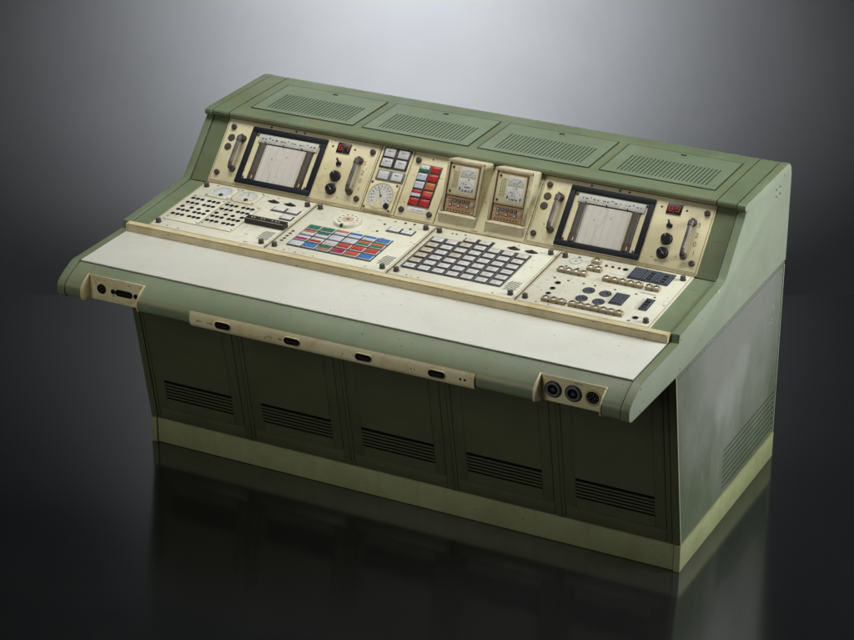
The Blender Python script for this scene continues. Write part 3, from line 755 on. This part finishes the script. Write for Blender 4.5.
def meterdial(card, seed):
    def f(mb):
        mb.box(-.066, .066, 0, .124, 0, .005, 'ivory', .002)
        fr = Frame((0, .066, 0), (0, 1, 0)); R = .050
        mb.disc(0, .066, R, .0054, card, 36)
        for i in range(21):
            a = math.radians(-20+11*i); c, s_ = math.cos(a), math.sin(a)
            mb.quad(R*.82*c-.0013, R*.82*c+.0013, .066+R*.82*s_-.003, .066+R*.82*s_+.003, .0058, 'ink' if (i+seed) % 3 else 'inkl')
            if i % 2 == 0: mb.quad(R*.6*c-.002, R*.6*c+.002, .066+R*.6*s_-.002, .066+R*.6*s_+.002, .0058, 'inkl')
        mb.lathe(0, .066, [(.053, .005), (.053, .0062), (.050, .0066), (.050, .0054)], 'ivory', 36)
        if seed: mb.flat([(-.002, .066), (.002, .066), (-.012, .104), (-.014, .104)], .0062, 'ink')
        mb.lathe(.012, .026, [(.0105, .005), (.0105, .010), (.008, .012), (0, .0123)], 'black', 14)
        for x in (-.057, .057):
            for v in (.010, .114): mb.lathe(x, v, [(.0042, .005), (.0042, .0065), (0, .007)], 'ink', 8)
    return f
inst('meter', 'md0', meterdial('meterb', 0), P1, PAN, -1.122, .384, 0); inst('meter', 'md1', meterdial('meterw', 1), P1, PAN, -.983, .384, 0)
diamond_at(P1, -.843, .454); diamond_at(P1, -.755, .455)
lightbar(P1, -.811, -.667, .366, .415, 2); lightbar(P1, -.729, -.665, .300, .347, 1)
q = MB(PAN)
q.poly([(-.855, .204), (-.645, .204), (-.645, .246), (-.855, .246)], 0, .026, 'black', .002)
q.box(-.851, -.649, .2045, .2075, .0256, .0266, 'rail', .0005)
for i, x in enumerate((-.83, -.815, -.778, -.763, -.72, -.70, -.685)): q.box(x, x+.006, .224, .231, .026, .0268, 'lab', .001)
q.box(-.845, -.655, .214, .217, .026, .0272, 'bezel'); q.build('switch_box', P1)

# panel 2: coloured buttons
def f2(mb):
    hatch(mb, -.092, -.034, .080, .168)
    for v in (.222, .195, .168, .1415, .1157): mb.disc(-.602, v-.004, .0075, .0007, 'ink', 14); mb.lathe(-.602, v-.004, [(.0085, 0), (.0085, .001), (.0072, .0012)], 'grey', 14)
    for x, v in ((-.2443, .4541), (-.2428, .3758), (-.1096, .4545), (-.1604, .5032), (-.115, .5067)): dotm(mb, x, v-.003, .006, 'screw', .003)
    for x, v in ((-.30, .48), (-.27, .36), (-.29, .42), (-.22, .49), (-.57, .43), (-.54, .40), (-.50, .5), (-.33, .33), (-.06, .33), (-.08, .46)): mb.marks(x, v, random.uniform(.008, .03), 'inkl', .006)
P2 = desk_panel(1, 'ivory panel with four rows of coloured buttons', f2)
q = MB(PAN); q.box(-.5600, -.1235, .078, .3105, 0, .0025, 'grey', .001)
for r in range(4): q.box(-.558, -.126, .0795+.0577*r, .0840+.0577*r, .0025, .0032, 'bezel')
for c in range(7): q.box(-.5597+c*.0722, -.5570+c*.0722, .080, .309, .0025, .0034, 'bezel')
q.build('button_frame', P2)
grid = [[('gren', None), ('gren', None), ('orange', 'pale'), ('blue', 'pale'), ('blue', 'pale'), ('blue', None)],
        [('orange', 'pale'), ('gren', 'pale'), ('pale', 'pale'), ('pale', 'pale'), ('orange', 'gren'), ('orange', 'gren')],
        [('pale', 'mag'), ('pale', 'red'), ('pale', 'keyt'), ('salmon', 'red'), ('salmon', 'red'), ('salmon', 'red')],
        [('pale', None), ('blue', None), ('gren', 'rust'), ('mag', None), ('salmon', None), ('blue', None)]]
def cbtn(a, b):
    def f(mb):
        mb.box(-.0318, .0318, -.0225, .0225, 0, .0030, 'lab', .001)
        t = .0055
        if b is None: mb.box(-.0290, .0290, -.0195, .0195, .003, .0045, a, .0008)
        else: mb.box(-.0290, .0290, .0005, .0195, .003, .0045, a, .0008); mb.box(-.0290, .0290, -.0195, -.0005, .003, .0045, b, .0008)
        mb.marks(-.018, -.008, .036, 'lab' if a in ('blue', 'gren') else 'inkl', .004, .0047, .3)
    return f
for r, row in enumerate(grid):
    for c, (a, b) in enumerate(row): inst('colour_button', f'cb{a}{b}', cbtn(a, b), P2, PAN, -.5225+c*.0722, .2835-r*.0577, .0025)
def bigdisc(mb):
    mb.lathe(0, 0, [(.0675, 0), (.0675, .012), (.0655, .015), (0, .0152)], 'ivory', 48)
    mb.disc(0, 0, .029, .0155, 'pink', 28); mb.box(-.007, .007, -.004, .004, .0156, .018, 'screw', .001)
    for i in range(11):
        a = math.radians(-52+i*28.5); mb.marks(.046*math.cos(a)-.005, .046*math.sin(a)-.004, .010, 'ink', .0085, .0157, .9)
    mb.box(-.007, .007, -.0685, -.054, .004, .0162, 'black', .0008)
inst('selector_disc', 'bd', bigdisc, P2, PAN, -.413, .404)
lightbar(P2, -.207, -.072, .386, .440, 2)

# panel 3: key field
def f3(mb):
    hatch(mb, .534, .592, .080, .168)
    for x, v in ((.088, .495), (.108, .496), (.150, .503)): dotm(mb, x, v-.004, .0055, 'ink')
    for x, v in ((.55, .32), (.56, .25), (.57, .40), (.45, .49), (.34, .50)): mb.marks(x, v, .015, 'inkl', .005, .0006, .4)
P3 = desk_panel(2, 'ivory panel with a field of white keys', f3)
q = MB(PAN)
q.poly([(.027, .090), (.517, .090), (.517, .427), (.3115, .427), (.3115, .4805), (.166, .4805), (.166, .427), (.027, .427)], 0, .0025, 'bezel', .0008)
for c in range(8): q.box(.0185+.0711*c+.0012, .0185+.0711*c+.0052, .092, .425, .0025, .0040, 'grey')
q.build('key_frame', P3)
def key(k):
    def f(mb):
        mb.box(-.0285, .0285, -.0195, .0195, 0, .0012, 'keyb', .0005); mb.box(-.0262, .0262, -.0170, .0185, .0012, .0042, k, .0014)
        mb.marks(-.008, -.001, .016, 'ink', .005, .0044, .6)
    return f
for c in range(7):
    for r in range(7 if c in (2, 3) else 6):
        k = 'keyt' if (c, r) in ((0, 1), (0, 2), (0, 3), (0, 4), (2, 5), (2, 3)) else 'key'
        v = random.randrange(3); inst('key', f'k{k}{v}', key(k), P3, PAN, .0585+c*.0711+random.uniform(-.0006, .0006), .1175+r*.0563+random.uniform(-.0006, .0006), .0022, rz=random.uniform(-.015, .015), label='yellowed key' if k == 'keyt' else None)
diamond_at(P3, .413, .459); diamond_at(P3, .501, .459)

# panel 4: switch rows, gauges and finned modules
def f4(mb):
    for x, v, r in ((.7334, .235, .0145), (.7334, .1783, .0135), (.7349, .1277, .0125), (.9559, .4728, .0135), (1.169, .0696, .0145)):
        mb.lathe(x, v-.002, [(r, 0), (r, .0015), (r*.8, .002)], 'grey', 16); mb.disc(x, v-.002, r*.82, .0012, 'hole', 16)
    for x, v in ((.7002, .275), (.7666, .2745), (.8397, .2746), (.8938, .2751), (.9879, .2763), (1.088, .2752), (1.1748, .2774), (1.153, .036), (.70, .40), (.758, .40)): dotm(mb, x, v-.002, .006, 'ink')
    for x, v, w, hh in ((.8906, .5065, .056, .014), (.940, .4157, .07, .014)): mb.box(x-w/2, x+w/2, v-hh/2, v+hh/2, 0, .0015, 'lab', .0004)
    mb.box(1.10, 1.172, .292, .303, 0, .0015, 'meterw', .0004); mb.marks(1.106, .294, .06, 'inkl', .005, .0018)
    for x, v in ((.66, .20), (.67, .24), (.68, .28), (.66, .16), (.69, .14), (.76, .21), (.79, .26), (.86, .29), (.82, .22), (.80, .30), (.95, .29), (1.10, .12), (1.12, .05), (1.21, .22), (1.215, .24), (1.22, .26), (1.22, .29), (.75, .11), (.79, .17), (.9, .30), (.84, .16)): mb.marks(x, v, random.uniform(.006, .022), 'inkl', .005, .0006, .6)
P4 = desk_panel(3, 'ivory panel with rows of tan switches and black finned modules', f4)
def gauge_small(mb):
    mb.disc(0, 0, .028, .0006, 'meterw', 28); mb.lathe(0, 0, [(.030, 0), (.030, .0012), (.028, .0016)], 'inkl', 28); mb.disc(0, 0, .005, .0012, 'ink', 10)
    for i in range(12): a = i*.5236; mb.quad(.021*math.cos(a)-.001, .021*math.cos(a)+.001, .021*math.sin(a)-.001, .021*math.sin(a)+.001, .0011, 'inkl')
    mb.box(-.006, .008, .037, .047, 0, .002, 'screw', .001)
inst('dial', 'gs', gauge_small, P4, PAN, .7198, .4595)
def swblock(n, w):
    def f(mb):
        d, H = .030, .0155; u = w/n
        for i in range(n):
            mb.box(u*i+.0006, u*(i+1)-.0006, 0, d, 0, H, 'sw', .0018)
            c = u*(i+.5)
            mb.lathe(c, d*.56, [(.0125, H), (.0125, H+.002), (.0095, H+.0035), (.0088, H+.001)], 'steel', 12); mb.disc(c, d*.56, .0088, H+.0012, 'bezel', 12)
            mb.lathe(c, d*.56, [(.0072, H+.001), (.0070, H+.0045), (.0050, H+.0068), (0, H+.0074)], 'steel', 12)
            mb.box(c-.0012, c+.0012, d*.56-.005, d*.56+.005, H+.0070, H+.0078, 'hole')
            if i: mb.box(u*i-.003, u*i+.003, -.001, .003, .0005, .005, 'hole')
    return f
for n, x, v, w in ((4, .6815, .332, .1425), (2, .7960, .396, .0720), (1, .7900, .466, .0440), (5, .9000, .3285, .1900), (2, 1.1040, .3265, .0690), (3, .7325, .0480, .1130), (7, .8590, .0495, .2545)):
    inst('switch_block', f'sb{n}{w}', swblock(n, w), P4, PAN, x, v, 0)
def gauge(mb):
    mb.lathe(0, 0, [(.0275, 0), (.0275, .003), (.0245, .0045), (.0235, .003)], 'bezel', 28); mb.disc(0, 0, .0238, .0031, 'fin', 28)
    for i in range(10): a = .3+i*.55; mb.quad(.017*math.cos(a)-.0015, .017*math.cos(a)+.0015, .017*math.sin(a)-.0015, .017*math.sin(a)+.0015, .0036, 'pale')
    mb.marks(-.009, -.003, .018, 'pale', .006, .0036, .7)
for x, v in ((.887, .2195), (.9655, .2195), (.8875, .1385), (.967, .1385)): inst('gauge', 'gg', gauge, P4, PAN, x, v)
def fins(w, d, n, core):
    def f(mb):
        mb.box(0, w, 0, d, 0, .004, 'fin', .001)
        for i in range(n):
            x = .005+(w-.010)*i/(n-1)
            if core and abs(i-(n-1)/2) < 1: continue
            mb.box(x-.0022, x+.0022, .006, d-.006, .004, .008, 'fin', .0008)
            mb.box(x-.0022, x+.0022, .006, d-.006, .0081, .0084, 'fing')
        if core:
            for q_ in range(3): mb.box(w/2-.009, w/2+.009, d*(.2+.25*q_), d*(.32+.25*q_), .004, .0075, 'bezel', .001)
    return f
for x, w, v, d, n, core in ((.990, .0630, .397, .112, 6, 0), (1.0555, .0630, .396, .111, 6, 1), (1.1210, .0630, .395, .110, 6, 1), (1.0090, .0620, .143, .105, 6, 0), (1.1490, .0390, .142, .108, 4, 1)):
    inst('finned_module', f'fm{x}', fins(w, d, n, core), P4, PAN, x, v)
for x in (.864, .8945, .9258): inst('indicator_lamp', 'rl', lambda m: m.lathe(0, 0, [(.0075, 0), (.0075, .002), (.006, .005), (0, .0062)], 'dled', 14), P4, PAN, x, .470)

# ------------------------------------------------------------------ floor and backdrop
cam_loc = Vector((4.49918, -8.59847, 5.44808)); cam_rot = (math.radians(65.14094), math.radians(-.03301), math.radians(26.95956))
HD = Vector((-math.sin(cam_rot[2]), math.cos(cam_rot[2]), 0))      # heading of the view on the ground
SD = Vector((HD.y, -HD.x, 0))
def G(side, depth, z): p = Vector((cam_loc.x, cam_loc.y, 0)) + HD*depth + SD*side; return Vector((p.x, p.y, z))
fm, nt, p = new_mat('dark_polished_floor')
g = N(nt, 'ShaderNodeNewGeometry')
nt.links.new(mixc(nt, ramp(nt, .3, .7, noise(nt, g.outputs['Position'], 3, 5)), (.0110, .0118, .0130, 1), (.0124, .0134, .0148, 1)), p.inputs['Base Color'])
rr = N(nt, 'ShaderNodeMapRange'); rr.inputs['To Min'].default_value = .09; rr.inputs['To Max'].default_value = .17
nt.links.new(noise(nt, g.outputs['Position'], 7, 6, .7), rr.inputs['Value']); nt.links.new(rr.outputs['Result'], p.inputs['Roughness'])
p.inputs['IOR'].default_value = 2.6
M['floor'] = fm
bmat, nt, p = new_mat('grey_studio_backdrop')
g = N(nt, 'ShaderNodeNewGeometry')
nt.links.new(mixc(nt, ramp(nt, .3, .7, noise(nt, g.outputs['Position'], 3, 5)), (.0234, .0250, .0274, 1), (.0254, .0271, .0296, 1)), p.inputs['Base Color']); p.inputs['Roughness'].default_value = .95
p.inputs['Specular IOR Level'].default_value = .05
M['backdrop'] = bmat
JD = 12.1; RC = 1.6
mb = MB(); 
mb.bm.faces.new([mb.bm.verts.new(G(a, b, 0)) for a, b in ((-9, -3), (9, -3), (9, JD), (-9, JD))]).material_index = mb.mi('floor')
fl = mb.build('floor', None, 0); fl['kind'] = 'structure'; fl['label'] = 'dark glossy floor under the console'; fl['category'] = 'floor'
mb = MB(); mb.mi('backdrop'); prev = None
pts = [(JD, 0)] + [(JD+RC*math.sin(a), RC*(1-math.cos(a))) for a in [math.pi/2*i/24 for i in range(25)]][1:] + [(JD+RC, 7)]
for d, z in pts:
    row = [mb.bm.verts.new(G(s_, d, z)) for s_ in (-9, 9)]
    if prev: mb.bm.faces.new([prev[0], prev[1], row[1], row[0]])
    prev = row
bd = mb.build('backdrop', None, 60); bd['kind'] = 'structure'; bd['label'] = 'grey studio backdrop curving up behind the console'; bd['category'] = 'backdrop'

# ------------------------------------------------------------------ scale to real size
meshes = {o.data for o in bpy.data.objects if o.type == 'MESH'}
for me in meshes: me.transform(Matrix.Scale(S, 4))
for o in bpy.data.objects: o.location = o.location*S

# ------------------------------------------------------------------ lamps (all positions in model units * S)
def aim(o, target): o.rotation_euler = (Vector(target)*S - o.location).to_track_quat('-Z', 'Y').to_euler()
def area(name, loc, target, sx, sy, power, colr, spread=70):
    d = bpy.data.lights.new(name, 'AREA'); d.shape = 'RECTANGLE'; d.size = sx*S; d.size_y = sy*S; d.energy = power; d.color = colr; d.spread = math.radians(spread)
    o = bpy.data.objects.new(name, d); col.objects.link(o); o.location = Vector(loc)*S; aim(o, target); return o
def spot(name, loc, target, power, ang, blend, colr, rad=.3):
    d = bpy.data.lights.new(name, 'SPOT'); d.energy = power; d.spot_size = math.radians(ang); d.spot_blend = blend; d.color = colr; d.shadow_soft_size = rad
    o = bpy.data.objects.new(name, d); col.objects.link(o); o.location = Vector(loc)*S; aim(o, target); return o
area('overhead_softbox', (-.5, .85, 5.2), (-.35, .2, 1.2), 4.6, 1.5, 24.5, (1, .975, .93), 92)
area('side_softbox', (4.9, 1.4, 2.7), (1.4, .6, 1.0), 1.5, 1.5, 29, (.97, 1, .97), 100)
area('front_fill', (-1.5, -6.5, 4.2), (0, 0, .8), 2.5, 2.5, 9, (1, .985, .93))
spot('backdrop_spot', tuple(G(-.05, JD-.10, 2.35)), tuple(G(-.05, JD+1.6, 1.55)), 1850, 132, 1, (1, .98, .955), .15)
st = area('backdrop_fill_strip', tuple(G(0, JD-.2, 4.4)), tuple(G(0, JD+.35, 0)), 7, .3, 7.2, (.92, .96, 1), 60)  # added fill lamp, lifts the foot of the backdrop

w = bpy.data.worlds.new('World'); sc.world = w; w.use_nodes = True
bg = w.node_tree.nodes['Background']; bg.inputs['Color'].default_value = (.60, .70, 1, 1); bg.inputs['Strength'].default_value = .012

# ------------------------------------------------------------------ camera
cd = bpy.data.cameras.new('camera'); cam = bpy.data.objects.new('camera', cd); col.objects.link(cam)
cam.location = cam_loc*S; cam.rotation_euler = cam_rot
cd.sensor_fit = 'HORIZONTAL'; cd.sensor_width = 36; cd.lens = 36*2346.556/854; cd.clip_end = 200; cd.clip_start = .05
sc.camera = cam
sc.view_settings.view_transform = 'Standard'; sc.view_settings.look = 'None'; sc.view_settings.exposure = 0; sc.view_settings.gamma = 1
